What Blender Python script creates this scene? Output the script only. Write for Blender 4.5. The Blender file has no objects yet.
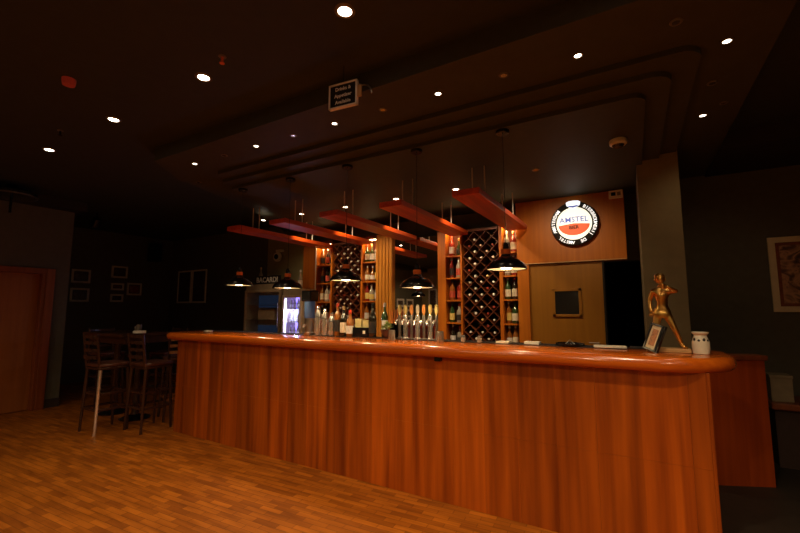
import bpy, bmesh, math, random
from mathutils import Vector, Matrix
random.seed(7)
S = bpy.context.scene
COL = S.collection
PI = math.pi
H = 1.38

# ------------------------------------------------------------------ materials
MATS = {}
def _base(name):
    m = bpy.data.materials.new(name); m.use_nodes = True
    nt = m.node_tree; b = nt.nodes['Principled BSDF']
    return m, nt, b
def mat(name, col, rough=.5, metal=0., spec=.5, emit=None, es=0., noise=.12, nscale=14., bump=0., coat=0., trans=0.):
    """plain surface with a little procedural variation of its own colour"""
    m, nt, b = _base(name)
    tc = nt.nodes.new('ShaderNodeTexCoord'); n = nt.nodes.new('ShaderNodeTexNoise')
    n.inputs['Scale'].default_value = nscale; n.inputs['Detail'].default_value = 4
    nt.links.new(tc.outputs['Object'], n.inputs['Vector'])
    r = nt.nodes.new('ShaderNodeValToRGB')
    lo = [c*(1-noise) for c in col]; hi = [min(1, c*(1+noise)) for c in col]
    r.color_ramp.elements[0].color = (*lo, 1); r.color_ramp.elements[1].color = (*hi, 1)
    r.color_ramp.elements[0].position = .3; r.color_ramp.elements[1].position = .7
    nt.links.new(n.outputs['Fac'], r.inputs['Fac']); nt.links.new(r.outputs['Color'], b.inputs['Base Color'])
    b.inputs['Roughness'].default_value = rough; b.inputs['Metallic'].default_value = metal
    b.inputs['Specular IOR Level'].default_value = spec; b.inputs['Coat Weight'].default_value = coat
    b.inputs['Transmission Weight'].default_value = trans
    if emit: b.inputs['Emission Color'].default_value = (*emit, 1); b.inputs['Emission Strength'].default_value = es
    if bump:
        bp = nt.nodes.new('ShaderNodeBump'); bp.inputs['Strength'].default_value = bump; bp.inputs['Distance'].default_value = .004
        nt.links.new(n.outputs['Fac'], bp.inputs['Height']); nt.links.new(bp.outputs['Normal'], b.inputs['Normal'])
    MATS[name] = m; return m
def wood(name, c1, c2, plank=0., axis='X', grain='Z', rough=.35, coat=0., var=.35, gscale=1., spec=.5, seam=0.):
    """veneer: grain stretched along one axis, board-to-board colour change across another"""
    m, nt, b = _base(name); N = nt.nodes; L = nt.links
    tc = N.new('ShaderNodeTexCoord'); mp = N.new('ShaderNodeMapping')
    sc = {'X': (1.2, 22, 22), 'Y': (22, 1.2, 22), 'Z': (22, 22, 1.0)}[grain]
    mp.inputs['Scale'].default_value = tuple(s*gscale for s in sc)
    L.new(tc.outputs['Object'], mp.inputs['Vector'])
    n = N.new('ShaderNodeTexNoise'); n.inputs['Scale'].default_value = 1.; n.inputs['Detail'].default_value = 6; n.inputs['Distortion'].default_value = .15
    L.new(mp.outputs['Vector'], n.inputs['Vector'])
    r = N.new('ShaderNodeValToRGB'); r.color_ramp.elements[0].color = (*c1, 1); r.color_ramp.elements[1].color = (*c2, 1)
    r.color_ramp.elements[0].position = .32; r.color_ramp.elements[1].position = .68
    L.new(n.outputs['Fac'], r.inputs['Fac']); out = r.outputs['Color']
    if plank:
        sx = N.new('ShaderNodeSeparateXYZ'); L.new(tc.outputs['Object'], sx.inputs[0])
        dv = N.new('ShaderNodeMath'); dv.operation = 'DIVIDE'; dv.inputs[1].default_value = plank; L.new(sx.outputs[axis], dv.inputs[0])
        fl = N.new('ShaderNodeMath'); fl.operation = 'FLOOR'; L.new(dv.outputs[0], fl.inputs[0])
        wn = N.new('ShaderNodeTexWhiteNoise'); wn.noise_dimensions = '1D'; L.new(fl.outputs[0], wn.inputs['W'])
        mr = N.new('ShaderNodeMapRange'); mr.inputs['To Min'].default_value = 1-var; mr.inputs['To Max'].default_value = 1.
        L.new(wn.outputs['Value'], mr.inputs['Value'])
        hsv = N.new('ShaderNodeHueSaturation'); L.new(mr.outputs[0], hsv.inputs['Value']); L.new(out, hsv.inputs['Color']); out = hsv.outputs['Color']
    L.new(out, b.inputs['Base Color'])
    b.inputs['Roughness'].default_value = rough; b.inputs['Coat Weight'].default_value = coat; b.inputs['Coat Roughness'].default_value = .12
    b.inputs['Specular IOR Level'].default_value = spec
    MATS[name] = m; return m
def parquet():
    m, nt, b = _base('parquet'); N = nt.nodes; L = nt.links
    tc = N.new('ShaderNodeTexCoord'); mp = N.new('ShaderNodeMapping'); mp.inputs['Rotation'].default_value = (0, 0, math.radians(-4))
    L.new(tc.outputs['Object'], mp.inputs['Vector'])
    br = N.new('ShaderNodeTexBrick'); br.inputs['Scale'].default_value = 1.; br.inputs['Brick Width'].default_value = .19; br.inputs['Row Height'].default_value = .048
    br.inputs['Mortar Size'].default_value = .002; br.inputs['Bias'].default_value = -.1
    br.inputs['Color1'].default_value = (.50, .155, .012, 1); br.inputs['Color2'].default_value = (.28, .078, .006, 1); br.inputs['Mortar'].default_value = (.20, .058, .005, 1)
    L.new(mp.outputs['Vector'], br.inputs['Vector'])
    mp2 = N.new('ShaderNodeMapping'); mp2.inputs['Rotation'].default_value = (0, 0, math.radians(-4)); mp2.inputs['Scale'].default_value = (2.5, 26, 1)
    L.new(tc.outputs['Object'], mp2.inputs['Vector'])
    n = N.new('ShaderNodeTexNoise'); n.inputs['Scale'].default_value = 1.; n.inputs['Detail'].default_value = 5; L.new(mp2.outputs['Vector'], n.inputs['Vector'])
    r = N.new('ShaderNodeValToRGB'); r.color_ramp.elements[0].color = (.55, .5, .45, 1); r.color_ramp.elements[1].color = (1, 1, 1, 1)
    r.color_ramp.elements[0].position = .3; r.color_ramp.elements[1].position = .62
    L.new(n.outputs['Fac'], r.inputs['Fac'])
    mx = N.new('ShaderNodeMix'); mx.data_type = 'RGBA'; mx.blend_type = 'MULTIPLY'; mx.inputs['Factor'].default_value = .8
    L.new(br.outputs['Color'], mx.inputs['A']); L.new(r.outputs['Color'], mx.inputs['B'])
    L.new(mx.outputs['Result'], b.inputs['Base Color'])
    n2 = N.new('ShaderNodeTexNoise'); n2.inputs['Scale'].default_value = 3.; L.new(tc.outputs['Object'], n2.inputs['Vector'])
    mr = N.new('ShaderNodeMapRange'); mr.inputs['To Min'].default_value = .38; mr.inputs['To Max'].default_value = .6; L.new(n2.outputs['Fac'], mr.inputs['Value'])
    L.new(mr.outputs[0], b.inputs['Roughness']); b.inputs['Specular IOR Level'].default_value = .25
    bp = N.new('ShaderNodeBump'); bp.inputs['Strength'].default_value = .25; bp.inputs['Distance'].default_value = .003
    L.new(mx.outputs['Result'], bp.inputs['Height']); L.new(bp.outputs['Normal'], b.inputs['Normal'])
    MATS['parquet'] = m; return m
def artwork(name, cols, scale=6.):
    m, nt, b = _base(name); N = nt.nodes; L = nt.links
    tc = N.new('ShaderNodeTexCoord'); n = N.new('ShaderNodeTexNoise'); n.inputs['Scale'].default_value = scale; n.inputs['Detail'].default_value = 3; n.inputs['Distortion'].default_value = 1.2
    L.new(tc.outputs['Object'], n.inputs['Vector'])
    r = N.new('ShaderNodeValToRGB'); r.color_ramp.interpolation = 'LINEAR'
    e = r.color_ramp.elements; k = len(cols)
    while len(e) < k: e.new(.5)
    for i, c in enumerate(cols): e[i].position = .3 + .4*i/(k-1); e[i].color = (*c, 1)
    L.new(n.outputs['Fac'], r.inputs['Fac']); L.new(r.outputs['Color'], b.inputs['Base Color']); b.inputs['Roughness'].default_value = .4
    MATS[name] = m; return m

parquet()
mat('ceiling_paint', (.034, .042, .036), .75, noise=.08)
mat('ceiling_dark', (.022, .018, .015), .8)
mat('canopy_paint', (.070, .070, .046), .6, spec=.15, noise=.06)
mat('wall_paint', (.115, .108, .074), .8, noise=.08)
mat('wall_grey', (.115, .112, .10), .8, noise=.08)
mat('pillar_paint', (.23, .19, .10), .8, noise=.06)
mat('olive_wall', (.36, .31, .15), .8, noise=.06)
mat('skirting', (.035, .022, .015), .5)
wood('bar_veneer', (.30, .052, .0025), (.68, .15, .008), plank=.235, var=.42, rough=.34, gscale=.7)
wood('wing_veneer', (.40, .055, .004), (.54, .085, .006), plank=.3, var=.15, rough=.4)
wood('bar_top_wood', (.46, .085, .005), (.62, .14, .009), grain='X', rough=.22, coat=.45)
wood('plank_wood', (.50, .056, .005), (.72, .10, .008), grain='Y', rough=.38)
wood('panel_wood', (.52, .145, .006), (.64, .20, .010), plank=.3, var=.12, rough=.4)
wood('door_wood', (.30, .125, .007), (.36, .15, .009), rough=.45)
wood('shelf_wood', (.50, .13, .007), (.64, .19, .012), rough=.4)
wood('groove_wood', (.62, .24, .025), (.75, .31, .04), rough=.4)
wood('rack_wood', (.13, .035, .014), (.20, .055, .02), rough=.4)
wood('left_door_wood', (.30, .09, .014), (.38, .12, .02), rough=.4)
wood('frame_wood', (.20, .05, .014), (.28, .07, .02), rough=.3)
wood('stool_wood', (.035, .014, .008), (.06, .024, .012), rough=.25)
wood('stool_copper', (.30, .11, .04), (.42, .17, .06), rough=.25)
mat('black_metal', (.012, .011, .010), .25, metal=.3, coat=.3)
mat('black_matte', (.012, .011, .011), .7)
mat('black_gloss', (.01, .01, .012), .15)
mat('chrome', (1., .97, .92), .18, metal=.85, noise=.03)
mat('steel', (.55, .53, .5), .28, metal=1., noise=.05)
mat('cable', (.85, .80, .72), .4, metal=.1)
mat('copper', (1., .24, .05), .35, metal=.0, noise=.05)
mat('shade_inside', (.85, .82, .72), .6, noise=.02)
mat('lamp_bulb', (1, .9, .7), .4, emit=(1., .70, .34), es=28., noise=0)
mat('spot_lens', (1, .95, .9), .4, emit=(1., .86, .66), es=22., noise=0)
mat('spot_small', (1, .95, .9), .4, emit=(1., .84, .64), es=10., noise=0)
mat('spot_off', (.5, .4, .28), .15, metal=.9)
mat('trim_ring', (.25, .22, .18), .35, metal=.6)
mat('red_plastic', (.30, .03, .015), .35, emit=(1., .08, .03), es=.05)
mat('white_plastic', (.92, .86, .70), .35, noise=.04)
mat('cream_ceramic', (.93, .90, .74), .25, noise=.05, coat=.4)
mat('cream_frame', (.80, .68, .44), .45, noise=.06)
mat('silver_frame', (.92, .88, .78), .5, metal=0., noise=.06)
mat('mat_board', (.030, .026, .022), .7)
mat('paper', (.85, .80, .68), .7, noise=.04)
mat('bronze', (.95, .50, .14), .3, metal=1., noise=.25, nscale=30)
mat('pale_wood', (.62, .38, .16), .4)
mat('sign_black', (.012, .011, .011), .5)
mat('letter_white', (.95, .93, .86), .5)
mat('sign_disc', (1, .95, .8), .4, emit=(1., .93, .70), es=1.15, noise=.02)
mat('sign_white', (1, 1, 1), .4, emit=(.95, .97, 1.), es=1.2, noise=0)
mat('sign_ring_letter', (1, 1, 1), .4, emit=(1., .96, .88), es=1.1, noise=0)
mat('sign_red', (.8, .08, .03), .4, emit=(1., .13, .03), es=.6, noise=.02)
mat('sign_blue', (.2, .26, .5), .4, emit=(.10, .16, .55), es=.6, noise=0)
mat('mirror', (.85, .85, .82), .02, metal=1., noise=0)
mat('cooler_body', (.50, .42, .28), .4)
mat('cooler_trim', (.66, .52, .34), .35)
mat('cooler_dark', (.012, .012, .016), .3)
mat('led_blue', (.8, .82, 1), .4, emit=(.50, .52, 1.), es=5.5, noise=0)
mat('glow_back', (.6, .6, .9), .5, emit=(.25, .18, .95), es=2.2, noise=.3, nscale=9)
mat('blue_panel', (.05, .10, .22), .4, emit=(.10, .18, .4), es=.05)
mat('clear_glass', (.22, .20, .16), .08, metal=.0, spec=1., noise=.02, coat=.6)
mat('frosted_cup', (.62, .56, .42), .2, spec=.9, noise=.15)
mat('leather', (.10, .035, .02), .4)
mat('beige_box', (.30, .24, .15), .7)
mat('yellow_box', (.72, .62, .28), .5)
mat('orange_straw', (.75, .22, .05), .45)
mat('green_leaf', (.28, .36, .10), .5)
mat('knob_cream', (.70, .55, .20), .35, noise=.15)
mat('knob_orange', (.72, .30, .08), .35)
mat('bench_fabric', (.05, .025, .018), .7)
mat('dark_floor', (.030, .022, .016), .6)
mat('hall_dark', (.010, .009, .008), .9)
GLASS = [mat('bottle_dark', (.018, .014, .008), .1, spec=.8, coat=.5), mat('bottle_amber', (.32, .11, .02), .1, spec=.8, coat=.5),
         mat('bottle_green', (.03, .07, .02), .1, spec=.8, coat=.5), mat('bottle_clear', (.42, .38, .30), .08, spec=.9, coat=.5),
         mat('bottle_red', (.28, .02, .012), .1, spec=.8, coat=.5)]
CAPS = [mat('cap_gold', (.85, .62, .25), .3, metal=.8), mat('cap_silver', (.85, .83, .8), .3, metal=.6), mat('cap_black', (.02, .02, .02), .3), mat('cap_red', (.6, .06, .03), .35)]
FOIL = [mat('foil_bright', (.95, .90, .82), .35, noise=.02), mat('foil_wine', (.35, .05, .03), .35), mat('foil_gold', (.85, .60, .25), .35)]
LABS = [mat('label_cream', (.85, .78, .58), .6), mat('label_white', (.85, .84, .8), .6), mat('label_black', (.03, .03, .03), .5), mat('label_yellow', (.80, .62, .18), .6), mat('label_red', (.55, .08, .04), .6)]
artwork('art_dark', [(.02, .015, .012), (.07, .045, .03), (.20, .13, .09)], 9)
artwork('art_red', [(.10, .02, .015), (.35, .07, .04), (.5, .3, .2)], 9)
artwork('art_group', [(.02, .01, .01), (.16, .07, .04), (.60, .32, .18), (.10, .05, .03)], 7)
artwork('art_bronze', [(.12, .03, .01), (.6, .25, .08), (.25, .08, .03)], 40)
M = MATS

# ------------------------------------------------------------------ mesh helpers
def BM(): return bmesh.new()
def obj(name, bm, m, parent=None, smooth=False, loc=None, rz=0.):
    me = bpy.data.meshes.new(name); bmesh.ops.recalc_face_normals(bm, faces=bm.faces[:]); bm.to_mesh(me); bm.free()
    if smooth:
        for p in me.polygons: p.use_smooth = True
        try: me.set_sharp_from_angle(angle=math.radians(38))
        except Exception: pass
    me.materials.append(M[m] if isinstance(m, str) else m)
    o = bpy.data.objects.new(name, me); COL.objects.link(o)
    if parent: o.parent = parent
    if loc: o.location = loc
    o.rotation_euler.z = rz
    return o
def tag(o, label, cat, group=None):
    o['label'] = label; o['category'] = cat
    if group: o['group'] = group
    return o
def struct(o): o['kind'] = 'structure'; return o
def empty(name, loc, label, cat, group=None, rz=0.):
    o = bpy.data.objects.new(name, None); COL.objects.link(o); o.location = loc; o.rotation_euler.z = rz
    o.empty_display_size = .1
    return tag(o, label, cat, group)
def copy_tree(o, parent=None):
    c = o.copy(); COL.objects.link(c)
    if parent: c.parent = parent
    for ch in list(o.children): copy_tree(ch, c)
    return c
def box(bm, x0, x1, y0, y1, z0, z1, bev=0.):
    g = bmesh.ops.create_cube(bm, size=1.)
    vs = g['verts']
    for v in vs: v.co = Vector((x0+(v.co.x+.5)*(x1-x0), y0+(v.co.y+.5)*(y1-y0), z0+(v.co.z+.5)*(z1-z0)))
    if bev:
        es = list({e for v in vs for e in v.link_edges})
        bmesh.ops.bevel(bm, geom=es, offset=bev, segments=2, affect='EDGES', profile=.5)
    return bm
def lathe(bm, prof, n=20, c=(0, 0, 0), cap=True):
    rings = []
    for r, z in prof:
        rings.append([bm.verts.new((c[0]+r*math.cos(2*PI*i/n), c[1]+r*math.sin(2*PI*i/n), c[2]+z)) for i in range(n)])
    for a, b in zip(rings, rings[1:]):
        for i in range(n): bm.faces.new((a[i], a[(i+1) % n], b[(i+1) % n], b[i]))
    if cap:
        bm.faces.new(rings[0][::-1]); bm.faces.new(rings[-1])
    return bm
def tube(bm, pts, r, n=8):
    pts = [Vector(p) for p in pts]; rings = []
    for i, p in enumerate(pts):
        d = (pts[min(i+1, len(pts)-1)]-pts[max(i-1, 0)]).normalized()
        u = d.cross(Vector((0, 0, 1)));
        if u.length < .01: u = d.cross(Vector((0, 1, 0)))
        u.normalize(); w = d.cross(u); rr = r[i] if isinstance(r, (list, tuple)) else r
        rings.append([bm.verts.new(p+u*math.cos(2*PI*k/n)*rr+w*math.sin(2*PI*k/n)*rr) for k in range(n)])
    for a, b in zip(rings, rings[1:]):
        for i in range(n): bm.faces.new((a[i], a[(i+1) % n], b[(i+1) % n], b[i]))
    bm.faces.new(rings[0][::-1]); bm.faces.new(rings[-1]); return bm
def prism(bm, poly, z0, z1):
    a = [bm.verts.new((x, y, z0)) for x, y in poly]; b = [bm.verts.new((x, y, z1)) for x, y in poly]
    bm.faces.new(a[::-1]); bm.faces.new(b); n = len(poly)
    for i in range(n): bm.faces.new((a[i], a[(i+1) % n], b[(i+1) % n], b[i]))
    return bm
def put(bm, mtx): bmesh.ops.transform(bm, matrix=mtx, verts=bm.verts[:]); return bm
def merge(dst, src, mtx=None):
    me = bpy.data.meshes.new('t'); src.to_mesh(me); src.free()
    if mtx: me.transform(mtx)
    dst.from_mesh(me); bpy.data.meshes.remove(me); return dst
def text(bm, s, size, mtx, depth=.002, bold=0., align='CENTER', sx=1.):
    cu = bpy.data.curves.new('t', 'FONT'); cu.body = s; cu.size = size; cu.extrude = depth; cu.offset = bold*size
    cu.align_x = align; cu.align_y = 'CENTER'; cu.resolution_u = 3
    o = bpy.data.objects.new('t', cu); COL.objects.link(o)
    dg = bpy.context.evaluated_depsgraph_get(); me = bpy.data.meshes.new_from_object(o.evaluated_get(dg))
    me.transform(mtx @ Matrix.Diagonal((sx, 1, 1, 1))); bm.from_mesh(me)
    bpy.data.meshes.remove(me); bpy.data.objects.remove(o); bpy.data.curves.remove(cu)
    return bm
def F_my(x, y, z): return Matrix(((1, 0, 0, x), (0, 0, -1, y), (0, 1, 0, z), (0, 0, 0, 1)))     # faces -Y (local x right, y up, z out)
def F_px(x, y, z): return Matrix(((0, 0, 1, x), (1, 0, 0, y), (0, 1, 0, z), (0, 0, 0, 1)))      # faces +X
def F_py(x, y, z): return Matrix(((-1, 0, 0, x), (0, 0, 1, y), (0, 1, 0, z), (0, 0, 0, 1)))     # faces +Y

# ------------------------------------------------------------------ room shell
ZM, Z0, Z2, Z3 = 2.95, 2.82, 2.77, 2.72
YB = 5.3
struct(obj('floor', box(BM(), -9.5, 4.2, -4.2, 7.2, -.1, 0), 'parquet'))
struct(obj('ceiling', box(BM(), -9.5, 4.2, -4.2, 7.2, ZM, ZM+.15), 'ceiling_paint'))
# bar canopy: three stepped layers over the bar
def rounded(x0, y0, x1, y1, r, left):
    p = [(x1, y1)]
    p += [left] if left else []
    return p
def canopy(x1, yf, left, z0, z1, r=.25):
    pts = list(left)
    for i in range(7):
        a = -PI/2+i*PI/12
        pts.append((x1-r+r*math.cos(a), yf+r+r*math.sin(a)))
    pts.append((x1, YB)); return prism(BM(), pts, z0, z1)
struct(obj('ceiling', canopy(.74, 2.06, [(-5.6, YB), (-4.66, 3.7), (-4.5, 3.1), (-4.32, 2.5), (-3.98, 2.06)], Z0, ZM), 'canopy_paint'))
struct(obj('ceiling', canopy(.40, 2.56, [(-5.25, YB), (-4.45, 3.9), (-3.95, 2.9), (-3.7, 2.56)], 2.787, Z0, .12), 'canopy_paint'))
struct(obj('ceiling', canopy(.27, 2.70, [(-5.1, YB), (-4.3, 4.0), (-3.85, 3.1), (-3.82, 2.70)], 2.753, 2.787, .12), 'canopy_paint'))
struct(obj('ceiling', canopy(.135, 2.84, [(-5.0, YB), (-4.2, 4.1), (-3.86, 3.25), (-3.84, 2.84)], Z3, 2.753, .10), 'canopy_paint'))
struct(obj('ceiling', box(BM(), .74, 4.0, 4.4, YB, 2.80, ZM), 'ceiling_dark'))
# walls
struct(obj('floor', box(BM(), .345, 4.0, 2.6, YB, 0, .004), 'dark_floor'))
b = BM(); box(b, .10, 4.0, YB, YB+.15, 0, ZM); struct(obj('wall_back', b, 'wall_paint'))
b = BM(); box(b, -9.5, -1.1, YB, YB+.15, 0, ZM); box(b, -1.1, .10, YB, YB+.15, 1.94, ZM); struct(obj('wall_back', b, 'wall_grey'))
struct(obj('wall_left', box(BM(), -9.35, -9.2, 2.0, YB, 0, ZM), 'wall_grey'))
b = BM(); box(b, -7.36, -7.2, -4.2, .5, 0, ZM); box(b, -7.36, -7.2, 2.40, 2.64, 0, ZM); box(b, -7.36, -7.2, .5, 2.40, 1.92, ZM)
struct(obj('wall_left', b, 'wall_paint'))
struct(obj('wall_left', box(BM(), -9.35, -7.36, 1.85, 2.0, 0, ZM), 'wall_grey'))
struct(obj('trim_1', box(BM(), -9.2, -6.95, 2.0, 2.7, Z0, ZM), 'ceiling_dark'))
struct(obj('trim_1', box(BM(), -7.2, -6.95, -4.2, 2.0, Z0, ZM), 'ceiling_dark'))
struct(obj('wall_front', box(BM(), -7.2, 4.0, -4.2, -4.05, 0, ZM), 'olive_wall'))
struct(obj('wall_right', box(BM(), 4.0, 4.15, -4.2, YB, 0, ZM), 'wall_paint'))
struct(obj('baseboard_left', box(BM(), -7.2, -7.18, 2.47, 2.64, 0, .12), 'skirting'))
struct(obj('baseboard_back', box(BM(), .41, 4.0, YB-.02, YB, 0, .12), 'skirting'))
# pillar at the end of the bar
struct(obj('wall_pillar', box(BM(), .09, .41, 4.25, YB, 0, Z0+.002), 'pillar_paint'))
# dark hall behind the doorway next to the pillar
b = BM(); box(b, -1.2, -1.1, YB+.15, 7.0, 0, 2.6); box(b, .2, .3, YB+.15, 7.0, 0, 2.6); box(b, -1.2, .3, 6.9, 7.0, 0, 2.6); box(b, -1.2, .3, YB+.15, 7.0, 2.5, 2.6)
struct(obj('wall_hall', b, 'hall_dark'))
# olive wall section behind the coolers
struct(obj('wall_panel', box(BM(), -5.95, -4.84, YB-.06, YB, .92, 2.718), 'olive_wall'))

# left door with its frame
d = struct(obj('door_1', box(BM(), -7.30, -7.26, .50, 2.32, .01, 1.87), 'left_door_wood'))
b = BM(); box(b, -7.26, -7.252, .75, 1.95, 1.05, 1.75, .003); box(b, -7.26, -7.252, .75, 1.95, .15, .98, .003); obj('door_panel', b, 'left_door_wood', d)
b = BM(); box(b, -7.34, -7.17, 2.32, 2.40, 0, 1.87, .006); box(b, -7.34, -7.17, .5, 2.40, 1.87, 1.92, .006); box(b, -7.17, -7.15, 2.36, 2.46, 0, 1.95, .006); box(b, -7.17, -7.15, .4, 2.36, 1.87, 1.95, .006)
obj('door_frame', b, 'frame_wood', d)
b = BM(); tube(b, [(-7.25, .62, 1.0), (-7.19, .62, 1.0), (-7.19, .74, 1.0)], .009); obj('door_handle', b, 'steel', d, True)

# back wall: wood panel above, door with a small window below
YP = 5.05
t = tag(obj('wall_cladding', box(BM(), -1.24, -.035, YP, YB-.001, 1.94, Z3, .004), 'panel_wood'), 'orange-brown veneered wood panel high on the back wall, behind the round lit beer sign', 'wall panel')
b = BM(); box(b, -1.235, -.04, YP-.006, YP, 1.93, 1.94)
obj('edge_strip', b, 'pale_wood', t)
d = struct(obj('door_2', box(BM(), -1.10, -.29, YP+.04, YP+.09, 0, 1.925), 'door_wood'))
b = BM(); x0, x1, z0, z1 = -.84, -.52, 1.29, 1.62
for (a, c, e, f) in ((x0, x1, z0, z0+.03), (x0, x1, z1-.03, z1), (x0, x0+.03, z0, z1), (x1-.03, x1, z0, z1)): box(b, a, c, YP+.02, YP+.04, e, f, .002)
obj('window_frame', b, 'door_wood', d)
obj('window_pane', box(BM(), x0+.03, x1-.03, YP+.028, YP+.04, z0+.03, z1-.03), 'black_gloss', d)
b = BM(); tube(b, [(-.36, YP+.04, 1.0), (-.36, YP-.01, 1.0), (-.46, YP-.01, 1.0)], .008); obj('door_handle', b, 'steel', d, True)
struct(obj('trim_2', box(BM(), -1.24, -1.10, YP, YB, 0, 1.925, .003), 'panel_wood'))
struct(obj('wall_side', box(BM(), -.29, -.27, YP, YB, 0, 1.925), 'hall_dark'))

# ------------------------------------------------------------------ the bar
bar = empty('bar_counter', (-2.13, 2.78, 0), 'long bar counter faced in vertical reddish-brown veneer boards with a thick polished wooden top', 'bar counter')
def barloc(o): o.location = (2.13, -2.78, 0); return o
XL, XR = -4.60, .32
b = BM(); box(b, XL, XR, 2.80, 3.25, .0, 1.03)
barloc(obj('body', b, 'bar_veneer', bar))
# facing in two rows of tall boards
b = BM()
x = XL; edges = []
w = .235
xs = [XL]+[i*w for i in range(int(XL/w), int(XR/w)+1) if XL+.05 < i*w < XR-.05]+[XR]
for a, c in zip(xs, xs[1:]):
    box(b, a+.0004, c-.0004, 2.778, 2.80, .001, .5195, 0); box(b, a+.0004, c-.0004, 2.778, 2.80, .5205, 1.03, 0)
box(b, XR, XR+.018, 2.778, 3.25, .0, 1.03, .003)
barloc(obj('front_facing', b, 'bar_veneer', bar))
# top with bullnose, rounded right end
out = [(-4.78, 3.30), (-4.78, 2.76), (-4.74, 2.715), (-4.68, 2.70)]
out += [(x/10., 2.70) for x in range(-46, -1, 3)]
for i in range(0, 11):
    a = -PI/2+i*PI/20
    out.append((.10+.40*math.cos(a), 3.06+.36*math.sin(a)))
out += [(.50, 3.30), (.46, 3.36), (.40, 3.38)]
out += [(0.0, 3.38), (-.1, 3.30)]
def inset(poly, d):
    n = len(poly); r = []
    for i in range(n):
        p0, p1, p2 = Vector(poly[i-1]), Vector(poly[i]), Vector(poly[(i+1) % n])
        e1 = (p1-p0).normalized(); e2 = (p2-p1).normalized(); n1 = Vector((-e1.y, e1.x)); n2 = Vector((-e2.y, e2.x))
        nn = (n1+n2); nn = nn.normalized() if nn.length > 1e-4 else n1
        r.append(tuple(p1+nn*d/max(.5, nn.dot(n1))))
    return r
b = BM(); rings = []
T = .085
for k in range(9):
    a = -PI/2+k*PI/8
    d = .04*(1-math.cos(a)); z = 1.11-T/2+T/2*math.sin(a)
    rings.append([b.verts.new((x, y, z)) for x, y in inset(out, d)])
for r1, r2 in zip(rings, rings[1:]):
    n = len(r1)
    for i in range(n): b.faces.new((r1[i], r1[(i+1) % n], r2[(i+1) % n], r2[i]))
b.faces.new(rings[0][::-1]); b.faces.new(rings[-1])
barloc(obj('bar_top', b, 'bar_top_wood', bar, True))
b = BM(); box(b, -4.70, -.05, 3.12, 3.29, 1.108, 1.114)
barloc(obj('drip_mat', b, 'black_matte', bar))
ZT = 1.11; ZD = 1.1146
# hook under the top
b = BM(); box(b, -1.30, -1.25, 2.735, 2.775, .995, 1.03, .004); barloc(obj('coat_hook', b, 'black_metal', bar))

# half-height wing wall behind the right end
wing = empty('wing_wall', (.49, 4.11, 0), 'half-height reddish-brown wooden partition standing behind the right end of the bar', 'partition', rz=math.atan2(.18, .39))
obj('panel', box(BM(), -.38, .43, 0, .10, .0, .97, .003), 'wing_veneer', wing)
obj('top_rail', box(BM(), -.40, .445, -.02, .12, .97, 1.01, .006), 'frame_wood', wing)

# ------------------------------------------------------------------ lights in the ceilings
def add_light(kind, loc, power, col=(1., .62, .26), size=.05, parent=None, spot=None, blend=.6, rot=None):
    l = bpy.data.lights.new('lamp_light', kind); l.energy = power; l.color = col
    if kind in ('SPOT', 'POINT'): l.shadow_soft_size = size
    if kind == 'SPOT': l.spot_size = math.radians(spot or 80); l.spot_blend = blend
    if kind == 'AREA': l.size = size
    o = bpy.data.objects.new('lamp_light', l); COL.objects.link(o); o.location = loc
    if rot: o.rotation_euler = rot
    if parent: o.parent = parent
    return o
WARM = (1., .70, .40)
def downlight(loc, label, group, r, lens, power=0., ang=90, ring='trim_ring', tilt=None):
    o = empty('ceiling_spotlight', loc, label, 'spotlight', group)
    b = BM(); lathe(b, [(r*.78, -.001), (r*.82, -.006), (r*1.15, -.006), (r*1.25, -.001), (r*1.25, .0)], 24, cap=False); obj('trim_ring', b, ring, o, True)
    b = BM(); lathe(b, [(r*.8, -.004), (r*.8, -.0005)], 20); obj('lens', b, lens, o, True)
    if power:
        add_light('SPOT', (0, 0, -.012), power, WARM, .035, o, ang, .8, tilt)
    return o
MAINP = 55
where = ['main ceiling spotlight nearest the hanging notice, largest of the bright ones', 'bright main ceiling spotlight, second from the right in the row of four',
         'bright main ceiling spotlight, third from the right in the row of four', 'main ceiling spotlight at the far left end of the row of four']
for i, x in enumerate((-1.24, -2.45, -3.66, -4.92)):
    downlight((x, 1.55, ZM), where[i], 'main ceiling spotlights', .045, 'spot_lens', MAINP*(1.1, 1.05, .65, .35)[i], 100)
for i, (x, y) in enumerate(((-.03, 1.55), (1.2, 1.35))):
    downlight((x, y, ZM), 'main ceiling spotlight above the right half of the bar, out of view', 'main ceiling spotlights out of view', .045, 'spot_lens', MAINP*(2.3, .9)[i], 100)
for j, y in enumerate((-.4, -2.2)):  # unseen lamps added to light bar front, floor and walls from the front
    for i, (x, p) in enumerate(((-5.6, .75), (-3.9, .45), (-2.2, .8), (-.5, 1.6), (1.2, 1.6), (2.9, .8))):
        o = downlight((x, y, ZM), 'added unseen spotlight behind the camera, lighting the bar front', 'added unseen spotlights behind the camera', .045, 'spot_lens')
        add_light('SPOT', (0, 0, -.03), p*33, WARM, .05, o, 150, .35)
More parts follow.
